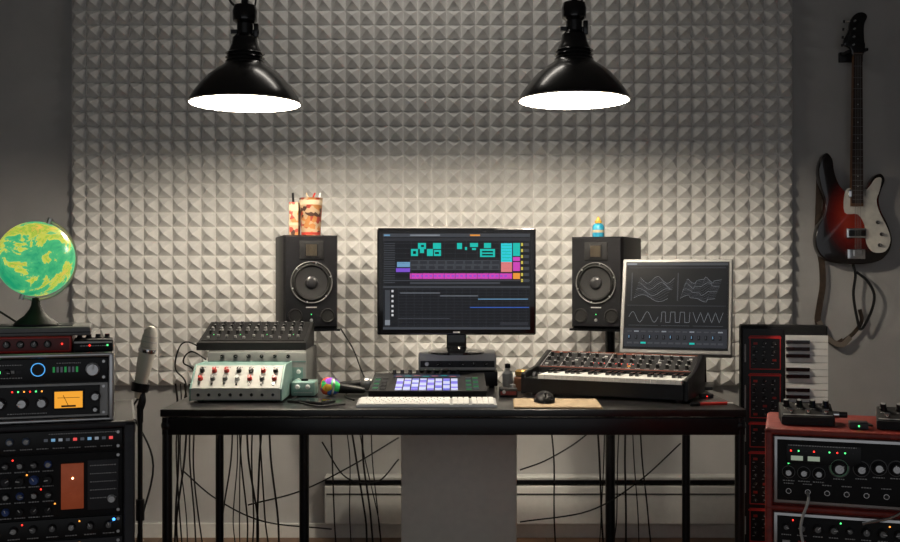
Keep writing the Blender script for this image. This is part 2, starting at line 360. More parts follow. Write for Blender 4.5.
# ---------------------------------------------------------------- synthesizer
q=MB(); W=.56
PAN=mat('synth_panel',(.012,.012,.014),.5,noise=.2,spec=.3); OTR=mat('orange_trim',(.4,.08,.03),.4)
for x0_,x1_ in ((0,.014),(W-.014,W)):
    q.prism([(0,.008),(.33,.008),(.33,.132),(.3,.136),(.15,.09),(.01,.078),(0,.072)],x0_,x1_,BLK,plane='yz',b=.002)
q.prism([(.004,.01),(.325,.01),(.325,.127),(.298,.130),(.15,.084),(.15,.05),(.004,.05)],.014,W-.014,MBLK,plane='yz')
q.box(.014,W-.014,-.002,.006,.012,.058,BLK)
nk=24; kx0=.062; kw=(W-.018-kx0)/nk
for i in range(nk):
    q.box(kx0+i*kw+.0008,kx0+(i+1)*kw-.0008,-.008,.148,.060,.074,WHT)
    if i%7 in (0,1,3,4,5) and i<nk-1: q.box(kx0+(i+.7)*kw,kx0+(i+1.3)*kw,.065,.148,.072,.084,GBLK)
q.box(.014,W-.014,0,.15,.05,.060,BLK)
for x in (.024,.044): q.cyl((x,.07,.055),.02,.01,DGR,'x')
q.M=tilt((0,.152,.0855),72.5)
q.box(.014,W-.014,-.0015,0,0,.152,PAN)
q.box(.02,W-.02,-.0022,-.001,.003,.0050,OTR); q.box(.02,W-.02,-.0022,-.001,.147,.149,OTR)
secs=[.02,.09,.17,.25,.33,.42,.54]
for a,b in zip(secs,secs[1:]):
    q.box(a,a+.0012,-.0022,-.001,.01,.143,TXT); q.box(a+.004,b-.006,-.0022,-.001,.137,.140,OTR if a in (.02,.25) else TXT)
for rj,zz in enumerate((.03,.07,.11)):
    for i in range(16):
        x=.037+i*.0325
        if (i*5+rj*3)%9==0: q.box(x-.005,x+.005,-.004,-.001,zz-.004,zz+.004,U['orange'] if i%4==1 else LGR)
        else: q.knob(x,zz,.0074,BLK,.013,GRY if (i+rj)%2 else DGR,y=-.001)
        q.lab(x-.008,x+.008,zz-.016,y=-.0015)
for i in range(8): q.led(.2+i*.02,.05,.0015,LR,y=-.001)
q.M=Matrix()
for x in (.04,W-.04):
    for y in (.04,.29): q.cyl((x,y,0),.012,.012,RUB)
q.v=[Vector((v.x,v.y*.9,v.z)) for v in q.v]
th=-24; px_,py_=X(688,3.25),3.25; a=math.radians(th)
q.finish('synthesizer',(px_-W*math.cos(a),py_-W*math.sin(a),TZ),th)
# ---------------------------------------------------------------- second monitor
q=MB(); W=.195;H=.177
BZ=mat('bezel_silver_grey',(.3,.3,.295),.45,noise=.03)
Lz=.126; q.M=tilt((0,0,Lz),17)
q.box(-W,W,0,.045,0,2*H,BZ,.006); q.box(-W+.012,W-.012,-.001,.001,.016,2*H-.012,BLK)
GS=glow('plot_background',(.009,.010,.012),1); q.box(-W+.016,W-.016,-.0016,0,.02,2*H-.016,GS)
q.box(-W*.7,W*.7,.04,.07,.06,.3,DGR,.012)
w2=W-.016
def P2(u,v): return (-w2+u*2*w2,.02+(1-v)*(2*H-.036))
def r2(u0,u1,v0,v1,c,l=0):
    a=P2(u0,v1);b=P2(u1,v0); q.box(a[0],b[0],-.002-.0003*l,-.001,a[1],b[1],U[c])
r2(0,1,0,.03,'grey'); r2(0,.1,.005,.025,'lgrey',1); r2(.02,.98,.05,.065,'line'); r2(.02,.98,.5,.51,'line')
for (a,b) in ((.08,.48),(.54,.94)):
    for j in range(13):
        pts=[]
        for i in range(25):
            t=i/24; u=a+t*(b-a)*.85+j*.005; v=.42-j*.018-.04*math.sin(t*6.28*(1+j*.06)+j*.2)*(1 if a<.3 else (1 if math.sin(t*12)>0 else .2))
            pts.append(P2(u,v))
        q.strip(pts,.0009,-.0024,-.0016,U['lgrey'] if j%4==0 else U['grey'])
    r2(a-.03,a-.02,.12,.45,'grey')
for (a,b,kk) in ((.04,.33,0),(.36,.64,1),(.67,.96,2)):
    pts=[]
    for i in range(49):
        t=i/48; y=(math.sin(t*12.6) if kk==0 else (1 if math.sin(t*19)>0 else -1) if kk==1 else abs((t*4)%1*2-1)*2-1)
        pts.append(P2(a+t*(b-a),.64-.06*y))
    q.strip(pts,.0011,-.0024,-.0016,U['lgrey'])
    r2(a,b,.735,.74,'grey')
r2(0,1,.77,.985,'line')
for i in range(14):
    u=.03+i*.068; r2(u,u+.045,.8,.815,['grey','lgrey','grey','grey'][i%4],1); r2(u+.01,u+.035,.85,.9,'dark',1); r2(u+.015,u+.022,.855,.885,'lblue' if i%3==0 else 'grey',2); r2(u,u+.05,.93,.95,'teal' if i in(2,9) else 'grey',1)
q.M=Matrix()
q.box(-.13,.13,.03,.2,0,.012,BLK,.004)
for x in (-.09,.09): q.tube([(x,.19,.01),(x,.12,.2)],.008,BLK,smooth=False); q.tube([(x,.04,.01),(x,.045,.14)],.008,BLK,smooth=False)
q.finish('computer_monitor',(X(674,3.64),3.635,TZ),-18)
# ---------------------------------------------------------------- left desk stack
q=MB(); x0,x1=X(189,3.28),X(282,3.28); W=x1-x0
PNL=mat('ivory_panel',(.52,.53,.5),.45,noise=.05)
for a in ((0,.006),(W-.006,W)): q.prism([(0,.006),(.215,.006),(.215,.115),(.075,.115),(.0,.045)],a[0],a[1],MINT,plane='yz',b=.0015)
q.prism([(.002,.008),(.214,.008),(.214,.112),(.076,.112),(.002,.044)],.006,W-.006,MINT,plane='yz')
q.box(.006,W-.006,-.001,.001,.01,.045,PNL)
q.M=tilt((0,.002,.046),47); q.box(.008,W-.008,-.0018,0,0,.096,PNL)
for i in range(7):
    x=.03+i*.0395
    q.knob(x,.072,.0085,REDP if i in(1,2,5) else BLK,.014,y=-.0018); q.knob(x,.038,.0085,REDP if i in(0,4,6) else GRY if i!=3 else WHT,.014,y=-.0018)
    q.box(x-.003,x+.003,-.006,-.0018,.012,.02,BLK if i%2 else CHR); q.lab(x-.01,x+.01,.088,BLK,y=-.0018); q.lab(x-.01,x+.01,.055,BLK,y=-.0018)
q.M=Matrix()
for i in range(8): q.cyl((.03+i*.034,-.001,.026),.0055,.004,CHR,'-y'); q.cyl((.03+i*.034,-.003,.026),.004,.003,BLK,'-y')
for x in (.03,W-.03):
    for y in (.03,.19): q.cyl((x,y,0),.01,.008,RUB)
q.finish('analog_drum_synth',(x0,3.28,TZ),0)
q=MB(); x0,x1=X(208,3.53),X(306,3.53); W=x1-x0; RVB=mat('warm_grey_paint',(.13,.135,.13),.5,noise=.08); RVF=mat('pale_grey_panel',(.33,.34,.33),.5,noise=.05)
q.box(0,W,0,.28,.008,.148,RVB,.005); q.box(-.001,W+.001,-.002,.003,.012,.143,RVF,.002); q.box(.0,W,-.003,.0,.108,.112,MINT)
for i in range(6): q.M=Matrix.Translation((0,-.002,0)); q.knob(.05+i*.045,.128,.007,BLK,.012); q.lab(.02+i*.045,.04+i*.045,.1,BLK)
q.box(W-.07,W-.01,-.001,0,.03,.09,MINT)
for i in range(4): q.knob(W-.055+(i%2)*.03,.045+(i//2)*.03,.008,WHT)
q.M=Matrix()
for x in (.03,W-.03):
    for y in (.03,.25): q.cyl((x,y,0),.01,.01,RUB)
q.finish('spring_reverb_unit',(x0,3.53,TZ))
q=MB(); W=.375
q.prism([(0,.0),(.25,.0),(.25,.082),(.235,.086),(.03,.03),(.0,.026)],0,W,MBLK,plane='yz',b=.003)
q.M=tilt((0,.03,.0305),74.7)
q.box(.01,W-.01,-.002,0,.0,.2,mat('mixer_panel',(.008,.008,.009),.6,noise=.1,spec=.2))
for i in range(11):
    x=.03+i*.031
    for j in range(4): q.knob(x,.075+j*.032,.0068,[BLK,GRY,BLK,DGR][j],.012,y=-.002)
    q.box(x-.001,x+.001,-.003,-.002,.008,.055,GBLK); q.box(x-.004,x+.004,-.009,-.002,.02+.02*((i*3)%4)/3,.025+.02*((i*3)%4)/3,LGR)
    if i%3==0: q.led(x+.012,.06,.0014,LG,y=-.002)
q.finish('audio_mixer',(X(194,3.5),3.53,TZ+.148),1)
q=MB(); q.box(0,.08,0,.09,.003,.05,MINT,.004); q.knob(.022,.034,.008,WHT); q.knob(.056,.034,.008,WHT); q.lab(.01,.07,.015); q.cyl((.04,.045,.047),.012,.01,BLK); q.cyl((.015,.045,.0),.006,.004,RUB); q.cyl((.065,.045,.0),.006,.004,RUB)
q.finish('effects_pedal',(-.53,3.43,TZ),0)
# microphones on desk
def rainbow():
    m=bpy.data.materials.new('rainbow_foam'); m.use_nodes=True; nt=m.node_tree; b=nt.nodes['Principled BSDF']
    tc=nt.nodes.new('ShaderNodeTexCoord'); v=nt.nodes.new('ShaderNodeTexVoronoi'); v.inputs['Scale'].default_value=42; sp=nt.nodes.new('ShaderNodeSeparateColor'); r=nt.nodes.new('ShaderNodeValToRGB'); r.color_ramp.interpolation='CONSTANT'; e=r.color_ramp.elements
    e[0].color=(.25,.05,.6,1); e[1].position=.22; e[1].color=(.03,.5,.12,1)
    for p,c in ((.42,(.05,.2,.7,1)),(.6,(.8,.1,.04,1)),(.8,(.8,.45,.04,1))): a=e.new(p); a.color=c
    nt.links.new(tc.outputs['Object'],v.inputs['Vector']); nt.links.new(v.outputs['Color'],sp.inputs[0]); nt.links.new(sp.outputs[0],r.inputs['Fac']); nt.links.new(r.outputs['Color'],b.inputs['Base Color']); b.inputs['Roughness'].default_value=.7; return m
def hmic(a,b,ballm,rb):
    q=MB(); A=Vector(a);B=Vector(b);L=(B-A).length; D=(B-A).normalized(); q.M=D.to_track_quat('Z','Y').to_matrix().to_4x4()
    q.lathe([(0,0),(rb*.5,.002),(rb*.9,.012),(rb,rb),(rb*.95,rb*1.3),(rb*.7,rb*1.9),(rb*.55,rb*2.1)],ballm,(0,0,0),seg=24)
    q.lathe([(rb*.98,rb*1.15),(rb*1.04,rb*1.25),(rb*.98,rb*1.4)],SIL)
    q.lathe([(rb*.62,rb*2),(rb*.6,rb*2.4),(.011,L*.96),(.009,L),(0,L)],BLK,seg=20)
    q.finish('handheld_microphone',a)
hmic((-.435,3.46,TZ+.036),(-.29,3.50,TZ+.014),rainbow(),.031)
hmic((X(374,3.56),3.60,TZ+.03),(-.42,3.64,TZ+.014),SIL,.024)
q=MB(); q.box(-.038,.038,-.07,.07,0,.009,GBLK,.004); q.box(-.033,.033,-.055,.055,.009,.0095,GBLK); q.cyl((0,-.062,.009),.005,.0008,DGR); q.finish('smartphone',(X(313,3.33),3.29,TZ),60)
q=MB(); q.box(-.135,.135,-.11,.1,0,.004,TAN,.001); q.box(-.133,.133,-.108,.098,.004,.006,mat('kraft_cover',(.36,.27,.17),.7,noise=.1)); q.finish('notebook',(.335,3.245,TZ),-3)
q=MB(); q.ball((0,0,.0),.036,BLK,(.95,1.55,.95))
q.v=[Vector((v.x,v.y,max(v.z,0))) for v in q.v]; q.box(-.003,.003,-.045,-.02,.022,.034,DGR,.001)
q.finish('computer_mouse',(X(547,3.28)-.01,3.26,TZ+.0065),0)
q=MB(); q.lathe([(0,0),(.028,0),(.031,.006),(.03,.045),(.024,.05),(.024,.056)],WOOD,seg=24); q.lathe([(.026,.054),(.027,.068),(.02,.074),(0,.076)],mat('brass_lid',(.5,.3,.1),.35,.8),seg=24); q.finish('storage_jar',(X(523,3.6),3.62,TZ))
q=MB(); q.lathe([(0,0),(.018,0),(.019,.004),(.019,.05),(.008,.062),(.008,.072)],WHT,seg=20); q.lathe([(.01,.07),(.01,.085),(0,.087)],BLK,seg=16); q.finish('cleaner_bottle',(X(508,3.7),3.72,TZ))
q=MB(); q.box(-.03,.03,-.03,.03,0,.03,MBLK,.004); q.box(-.026,.026,-.031,-.029,.008,.02,RED); q.knob(-.015,.018,.006,SIL,y=-.031); q.cyl((.015,0,.03),.01,.01,SIL); q.finish('headphone_amplifier',(X(508,3.45),3.45,TZ))
q=MB(); q.tube([(0,0,.007),(.09,.02,.007)],.005,REDP,smooth=False); q.tube([(.09,.02,.007),(.11,.0245,.007)],.0035,WHT,smooth=False); q.tube([(-.03,-.0066,.007),(0,0,.007)],.0052,BLK,smooth=False); q.finish('marker_pen',(X(698,3.2)+.005,3.2,TZ-.001))
q=MB(); q.box(-.02,.02,-.015,.015,0,.012,DGR,.002); q.led(0,.006,.002,LR,y=-.015); q.tube([(.02,0,.006),(.03,.02,.004),(.035,.06,.004)],.002,RUB); q.finish('usb_hub',(.85,3.42,TZ))
# ---------------------------------------------------------------- under-desk cabinet
q=MB(); x0,x1=X(401,3.75),X(517,3.75); CB=mat('cabinet_laminate',(.93,.9,.81),.5,noise=.03)
q.box(x0,x1,3.76,4.1,.0,.655,CB,.003); q.box(x0+.002,x1-.002,3.742,3.76,.02,.65,CB,.003)
q.finish('pedestal_cabinet')
# ---------------------------------------------------------------- mic on stand
q=MB(); q.M=Vector((.19,.0,.98)).to_track_quat('Z','Y').to_matrix().to_4x4()
q.lathe([(0,0),(.01,0),(.013,.01),(.018,.04),(.022,.1),(.023,.13),(.023,.135)],mat('champagne_metal',(.9,.86,.78),.4,.15),seg=28)
q.lathe([(.024,.133),(.025,.138),(.024,.144)],CHR,seg=28); q.lathe([(.023,.143),(.0215,.17),(.018,.195),(.01,.208),(0,.211)],mat('mic_grille',(.8,.77,.72),.5,.2,bump=1,nscale=600),seg=28)
for h in (.15,.165,.18): q.lathe([(.0228,h-.001),(.0231,h),(.0222,h+.001)],SIL,seg=28)
q.lathe([(.015,.02),(.024,.02),(.025,.045),(.02,.045)],BLK,seg=24)
q.M=Matrix(); z0=Z(398,2.95)
q.tube([(.006,0,.03),(.012,0,-.005),(.006,0,-.03)],.011,BLK); q.cyl((.006,0,-.07),.009,.05,BLK); q.cyl((.006,0,-z0+.02),.007,z0-.08,BLK); q.cyl((.006,0,-.35),.012,.06,BLK)
q.lathe([(0,-z0),(.1,-z0),(.1,-z0+.012),(.02,-z0+.03),(.01,-z0+.05)],BLK,(.006,0,0),seg=32)
q.tube([(-.0,0,.0),(-.02,.02,-.05),(.035,.03,-.2),(-.01,.02,-.45),(.04,.03,-z0+.04)],.003,RUB)
q.finish('stand_microphone',(X(138,2.95),2.95,z0))
# ---------------------------------------------------------------- left racks
def unit(q,x0,x1,z0,z1,m,y=0): q.box(x0,x1,y-.006,y+.004,z0+.001,z1-.001,m,.0012); [q.cyl((x,y-.006,z),.0035,.002,SIL,'-y',seg=8) for x in (x0+.009,x1-.009) for z in (z0+.009,z1-.009)]
OL=(X(135,2.3),2.3); TH=18; top=.827
q=MB()
q.box(-.54,0,.012,.40,0,top-.001,MBLK,.006)
for a in ((-.54,-.515,0,top-.001),(-.024,0,0,top-.001),(-.54,0,top-.014,top-.001),(-.54,0,0,.03)): q.box(a[0],a[1],-.004,.02,a[2],a[3],DGR,.004)
q.box(-.003,.002,.03,.39,top-.03,top-.001,GRY)
yy=.012; BGK=mat('blue_grey_knob',(.08,.12,.2),.4); BK=mat('blue_knob',(.03,.08,.3),.35)
unit(q,-.512,-.027,.762,.811,BLK,yy)
for i in range(14):
    x=-.49+i*.033
    if x<-.2: q.M=Matrix.Translation((x,yy-.006,.79)); q.knob(0,0,.0085,BGK,cap=LGR); q.M=Matrix()
    q.lab(x-.012,x+.012,.772,y=yy-.006)
for i in range(10): q.box(-.19+i*.015,-.182+i*.015,yy-.0075,yy-.006,.787,.793,[U['grey'],U['lblue'],U['lgrey'],U['grey'],U['red']][i%5])
q.lab(-.18,-.04,.803,y=yy-.006)
unit(q,-.512,-.027,.62,.760,MBLK,yy)
for j in range(4):
    for i in range(12):
        x=-.495+i*.0285
        if x<-.17:
            q.M=Matrix.Translation((x,yy-.006,.738-j*.033)); q.knob(0,0,.0085 if j!=1 else .0105,[BLK,DGR,BLK,BK][(i+j)%4],cap=[GRY,None,LGR,None][(i*2+j)%4]); q.lab(-.011,.011,-.0145); q.M=Matrix()
        if (i*7+j)%8==0: q.led(x+.014,.75-j*.033,.0018,[LR,LG,LO,LB][(i+j)%4],y=yy-.006)
COP=mat('copper_panel',(.22,.07,.035),.35,.4,(1,.18,.06),.12,noise=.4,nscale=20)
q.box(-.155,-.108,yy-.009,yy-.005,.637,.737,COP,.001); q.led(-.131,.705,.003,LO,y=yy-.009); q.led(-.131,.705,.0016,glow('led_white',(1,.8,.7),8),y=yy-.011)
q.box(-.100,-.035,yy-.0075,yy-.005,.632,.742,DGR,.001)
for j in range(5): q.lab(-.095,-.04,.73-j*.018,y=yy-.0075)
q.M=Matrix.Translation((-.05,yy-.0075,.655)); q.knob(0,0,.009,SIL); q.M=Matrix()
for u,(z0,z1) in enumerate(((.572,.618),(.525,.57),(.43,.523),(.34,.428),(.25,.338),(.03,.248))):
    unit(q,-.512,-.027,z0,z1,[BLK,DGR,MBLK,DGR,BLK,MBLK][u],yy)
    if u<5:
        for i in range(12):
            x=-.485+i*.039; q.M=Matrix.Translation((x,yy-.006,(z0+z1)/2)); q.knob(0,.003,.0095 if u%2==0 else .007,BLK,cap=GRY if i%3 else LGR); q.lab(-.012,.012,-.0165); q.M=Matrix()
            if i%3==0: q.led(x+.017,z1-.009,.0018,[LB,LO,LR,LG][i%4],y=yy-.006)
q.cyl((-.045,yy-.006,.608),.003,.002,LB,'-y')
q.finish('equipment_rack',(OL[0],OL[1],0),TH)
OT=(X(114,2.3),2.3); t2=.979
q=MB(); q.box(-.50,0,.01,.36,0,t2-top,BLK,.008)
q.box(-.50,0,-.004,.02,t2-top-.010,t2-top,SIL,.004);q.box(-.50,0,-.004,.02,0,.008,SIL,.003);q.box(-.012,0,-.004,.02,.0,t2-top,SIL,.004);q.box(-.50,-.488,-.004,.02,.0,t2-top,SIL,.004)
unit(q,-.487,-.013,.088,.141,BLK,.008)
RING=glow('blue_ring',(.1,.45,1),1.1)
q.lathe([(.0130,.0),(.014,.001),(.0148,0)],RING,(-.158,.001,.117),'-y',32); q.cyl((-.158,.002,.117),.012,.008,BLK,'-y')
q.M=Matrix.Translation((0,.002,0)); q.knob(-.045,.115,.0155,SIL,.018)
for i in range(8): q.box(-.3+i*.014,-.29+i*.014,-.002,0,.11,.116,[LG,DGR,LGR,DGR][i%4])
for i in range(7): q.box(-.128+i*.008,-.1235+i*.008,-.0015,0,.11,.122,U['grey'] if i%3 else LGD)
q.lab(-.3,-.19,.128); q.lab(-.12,-.07,.13); q.lab(-.25,-.19,.1)
for i in range(3): q.knob(-.22-i*.028,.112,.008,BLK)
q.M=Matrix(); unit(q,-.487,-.013,.010,.086,LGR,.008); q.box(-.47,-.03,-.0005,.004,.016,.08,BLK)
q.M=Matrix.Translation((0,-.0005,0))
VU=glow('vu_meter',(1,.42,.04),.9); q.box(-.128,-.062,-.004,0,.028,.072,DGR,.002); q.box(-.124,-.066,-.005,-.003,.032,.068,VU)
q.box(-.118,-.072,-.0056,-.004,.054,.0550,BLK); q.tube([(-.095,-.006,.036),(-.106,-.006,.06)],.0006,BLK,smooth=False); q.box(-.11,-.08,-.0056,-.004,.034,.038,BLK)
for x,z,r,m in ((-.04,.055,.012,DGR),(-.04,.026,.007,BLK),(-.15,.045,.014,DGR),(-.19,.045,.014,DGR),(-.235,.045,.014,DGR),(-.3,.045,.016,BLK)): q.knob(x,z,r,m,cap=SIL)
for i in range(6): q.led(-.21+i*.012,.07,.0018,[LR,LG,LO][i%3])
q.lab(-.22,-.14,.022); q.lab(-.3,-.24,.022)
q.M=Matrix()
q.finish('preamp_rack',(OT[0],OT[1],top),TH)
q=MB(); q.box(-.22,0,0,.2,.0,.036,REDP,.003); q.box(-.215,-.005,-.002,.002,.005,.031,mat('dark_red',(.15,.01,.01),.4),.001)
q.M=Matrix.Translation((0,-.002,0)); [q.knob(-.19+i*.028,.019,.0085,BLK,cap=GRY) for i in range(6)]; q.led(-.02,.019,.002,LR); q.M=Matrix()
q.finish('red_preamp',on(OT,TH,-.09,.03,t2),TH)
q=MB(); q.box(-.14,.14,0,.2,0,.02,GRY,.004); q.box(-.139,.139,-.001,.01,.007,.009,BLK); q.box(-.1,.1,.04,.16,.02,.0215,DGR); q.finish('external_drive',on(OT,TH,-.19,.035,t2+.036),TH)
q=MB(); q.box(-.085,0,0,.1,0,.026,MBLK,.003); q.M=tilt((0,.0,.026),90)
for i in range(4): q.knob(-.073+i*.02,.07,.007,BLK,cap=REDP if i%2 else LGR)
q.M=Matrix(); q.lab(-.07,-.01,.013,y=0); q.led(-.012,.014,.002,LG); q.led(-.05,.014,.002,LR); q.box(-.083,-.002,-.002,0,.019,.023,LGR)
q.finish('guitar_pedal',on(OT,TH,-.002,.03,t2),TH)
# globe
def globe_mat():
    m=bpy.data.materials.new('illuminated_globe'); m.use_nodes=True; nt=m.node_tree; b=nt.nodes['Principled BSDF']
    tc=nt.nodes.new('ShaderNodeTexCoord'); n=nt.nodes.new('ShaderNodeTexNoise'); n.inputs['Scale'].default_value=11; n.inputs['Detail'].default_value=7; n.inputs['Roughness'].default_value=.65; n.inputs['Distortion'].default_value=.5
    r=nt.nodes.new('ShaderNodeValToRGB'); e=r.color_ramp.elements; e[0].position=.38; e[0].color=(.01,.33,.15,1); e[1].position=.72; e[1].color=(.9,.2,.03,1)
    for p,c in ((.50,(.08,.5,.2,1)),(.51,(.75,.7,.1,1)),(.55,(.3,.5,.06,1)),(.59,(.95,.55,.1,1))): a=e.new(p); a.color=c
    nt.links.new(tc.outputs['Object'],n.inputs['Vector']); nt.links.new(n.outputs['Fac'],r.inputs['Fac']); nt.links.new(r.outputs['Color'],b.inputs['Base Color']); nt.links.new(r.outputs['Color'],b.inputs['Emission Color']); b.inputs['Emission Strength'].default_value=.85; b.inputs['Roughness'].default_value=.3
    return m
q=MB(); r=.085; zc=.151; q.ball((0,0,zc),r,globe_mat(),seg=48)
ax=math.radians(20)
def circ(a,rr): a=a+ax; return (rr*math.sin(a),0,zc+rr*math.cos(a))
q.tube([circ(math.pi*i/12,.0925) for i in range(13)],.0028,mat('clear_acrylic',(.7,.68,.6),.2))
q.tube([circ(0,.082),circ(0,.098)],.006,SIL,smooth=False); q.tube([circ(math.pi,.082),circ(math.pi,.098)],.006,SIL,smooth=False)
q.lathe([(0,.064),(.008,.062),(.01,.047),(.014,.037),(.025,.022),(.042,.010),(.048,.004),(.048,0),(0,0)],MBLK,seg=36)
gl=on(OT,TH,-.155,.09,t2+.036+.0215)
q.tube([(-.04,.0,.005),(-.09,.02,.03),(-.15,.0,.07)],.0025,RUB)
q.finish('desk_globe',(X(38,2.35),gl[1],gl[2]))
# ---------------------------------------------------------------- right rack
OR=(X(765,2.3),2.3); RT=.809; TR=-18
q=MB(); q.box(0,.55,.012,.29,0,RT,RED,.008)
for a in ((0,.016,0,RT),(.534,.55,0,RT),(0,.55,RT-.013,RT),(0,.55,0,.02),(0,.55,.628,.640)): q.box(a[0],a[1],-.006,.02,a[2],a[3],RED,.004)
q.box(.018,.532,.0,.014,.644,.794,SIL,.003); q.box(.026,.524,-.003,.002,.652,.786,MBLK,.002)
y=-.003; ML=glow('meter_lit',(.22,.26,.2),1)
q.box(.045,.2,y-.002,y,.735,.778,BLK,.001); q.lab(.05,.19,.775,y=y-.002)
for i in range(9): q.led(.055+i*.016,.763,.0018,[LR,LG,DGR,LR,BLK,LG][i%6],y=y-.002)
q.box(.055,.08,y-.003,y-.002,.742,.752,ML); q.box(.09,.115,y-.003,y-.002,.742,.752,ML)
q.M=Matrix.Translation((0,y,0))
for i,(x,z,r) in enumerate(((.05,.715,.010),(.082,.715,.010),(.113,.715,.010),(.155,.73,.0155),(.2,.73,.0125),(.235,.735,.0125),(.27,.735,.0125),(.31,.73,.0125),(.36,.73,.015),(.41,.73,.015),(.47,.73,.015))):
    q.lathe([(r*1.25,0),(r*1.3,.001),(r*1.4,0)],GRY,(x,0,z),'-y',24); q.knob(x,z,r,BLK,cap=SIL); q.lab(x-.012,x+.012,z-r-.009)
q.led(.05,.735,.002,LG); q.lathe([(.0165,0),(.018,.0015),(.0195,0)],mat('mint_ring',(.3,.6,.4),.4),(.155,-.001,.73),'-y',28)
for i in range(12): q.cyl((.05+i*.04,0,.674),.006,.006,CHR,'-y'); q.cyl((.05+i*.04,-.006,.674),.0045,.001,BLK,'-y'); q.lab(.04+i*.04,.06+i*.04,.69)
q.M=Matrix()
for u,(z0,z1) in enumerate(((.53,.624),(.42,.526),(.3,.416),(.03,.296))):
    q.box(.018,.532,0,.014,z0,z1,SIL if u%2==0 else DGR,.002); q.box(.026,.524,-.003,.002,z0+.007,z1-.007,MBLK,.001)
    if u<3:
        q.M=Matrix.Translation((0,-.003,0))
        for i in range(15):
            x=.045+i*.033; q.knob(x,z1-.03,.0105 if i%4 else .008,BLK,cap=GRY); q.lab(x-.01,x+.01,z1-.048); q.box(x-.008,x+.008,-.003,0,z0+.018,z0+.034,[LGR,REDP,DGR,LGR,U['orange']][i%5] if u==0 else DGR)
            if i%3==0: q.led(x+.014,z1-.015,.0018,[LR,LG,LO][i//3%3])
        q.M=Matrix()
q.tube([(.33,-.008,.674),(.3,-.04,.67),(.26,-.045,.64),(.2,-.04,.62)],.003,CHR)
q.tube([(.09,-.008,.674),(.09,-.045,.66),(.075,-.04,.6),(.09,-.03,.5),(.05,-.02,.4)],.003,LGR)
q.tube([(.41,-.008,.674),(.41,-.05,.655),(.36,-.06,.62),(.3,-.045,.57)],.0035,REDP)
q.finish('effects_rack',(OR[0],OR[1],0),TR)
def pedal(lx,ly,w,rz,n):
    q=MB(); q.prism([(0,.002),(.1,.002),(.1,.04),(.085,.042),(.0,.02)],0,w,MBLK,plane='yz',b=.002); q.M=tilt((0,.004,.0225),75)
    for i in range(n): q.knob(.014+i*(w-.028)/(n-1),.06,.0085,BLK,.014,cap=LGR); q.lab(.008+i*(w-.028)/(n-1),.02+i*(w-.028)/(n-1),.042)
    for i in range(n-1): q.cyl((.022+i*(w-.04)/(n-2),-.001,.018),.006,.007,CHR,'-y'); q.led(.022+i*(w-.04)/(n-2),.033,.002,[LR,LG,LB][i%3],y=-.001)
    q.box(.004,w-.004,-.001,0,.003,.006,LGR); q.M=Matrix()
    q.cyl((w,.06,.02),.008,.015,CHR,'x'); q.cyl((w+.013,.06,.02),.007,.02,RUB,'x')
    for x in (.01,w-.01):
        for y_ in (.01,.09): q.cyl((x,y_,0),.005,.003,RUB)
    q.finish('effects_pedal',on(OR,TR,lx,ly,RT),rz)
pedal(.035,.06,.115,-14,4); pedal(.235,.05,.13,-22,4)
q=MB(); q.box(-.02,.02,-.02,.02,0,.016,DGR,.003); q.led(0,.008,.002,LG,y=-.02); q.tube([(.02,0,.008),(.03,.02,.005),(.025,.06,.004)],.0025,RUB); q.finish('power_adapter',on(OR,TR,.198,.06,RT),-18)
# ---------------------------------------------------------------- upright keyboard
q=MB(); d=3.74; W=.3; H=Z(325,d)
q.box(0,W,0,.075,0.0,H,MBLK,.006); q.box(.006,.147,-.003,.001,.01,H-.012,BLK,.001)
RL=mat('red_print',(.75,.03,.03),.5)
def rr_(x0,x1,z0,z1,t=.0028):
    for a in ((x0,x1,z0,z0+t),(x0,x1,z1-t,z1),(x0,x0+t,z0,z1),(x1-t,x1,z0,z1)): q.box(a[0],a[1],-.0038,-.003,a[2],a[3],RL)
zz=H-.03
for h in (.13,.17,.1,.2,.13,.16):
    rr_(.03,.138,zz-h,zz-.008); q.box(.026,.14,-.0036,-.003,zz-.018,zz-.012,RL)
    n=int(h/.03)
    for j in range(n):
        for i in range(3):
            x=.05+i*.033; z=zz-.036-j*.03
            if z<zz-h+.008: continue
            if (i+j)%4==0: q.box(x-.007,x+.007,-.006,-.003,z-.004,z+.004,REDP)
            else: q.knob(x,z,.007,BLK,.012,cap=DGR,y=-.003)
            q.box(x-.01,x-.002,-.0036,-.003,z-.013,z-.0115,TXT)
    q.box(.012,.017,-.0036,-.003,zz-h*.8,zz-h*.3,TXT)
    zz-=h+.006
q.box(.150,W-.004,-.001,0,.03,H-.03,BLK)
kh=.0245; n=int((H-.08)/kh)
for i in range(n):
    z=H-.034-i*kh; q.box(.155,W-.001,-.014,.0,z-kh+.0009,z-.0009,WHT)
    if i%7 in (1,2,3,5,6): q.box(.155,.235,-.024,-.012,z-.0065,z+.0065,GBLK)
q.finish('upright_keyboard',(X(741,d),d,0),-10)
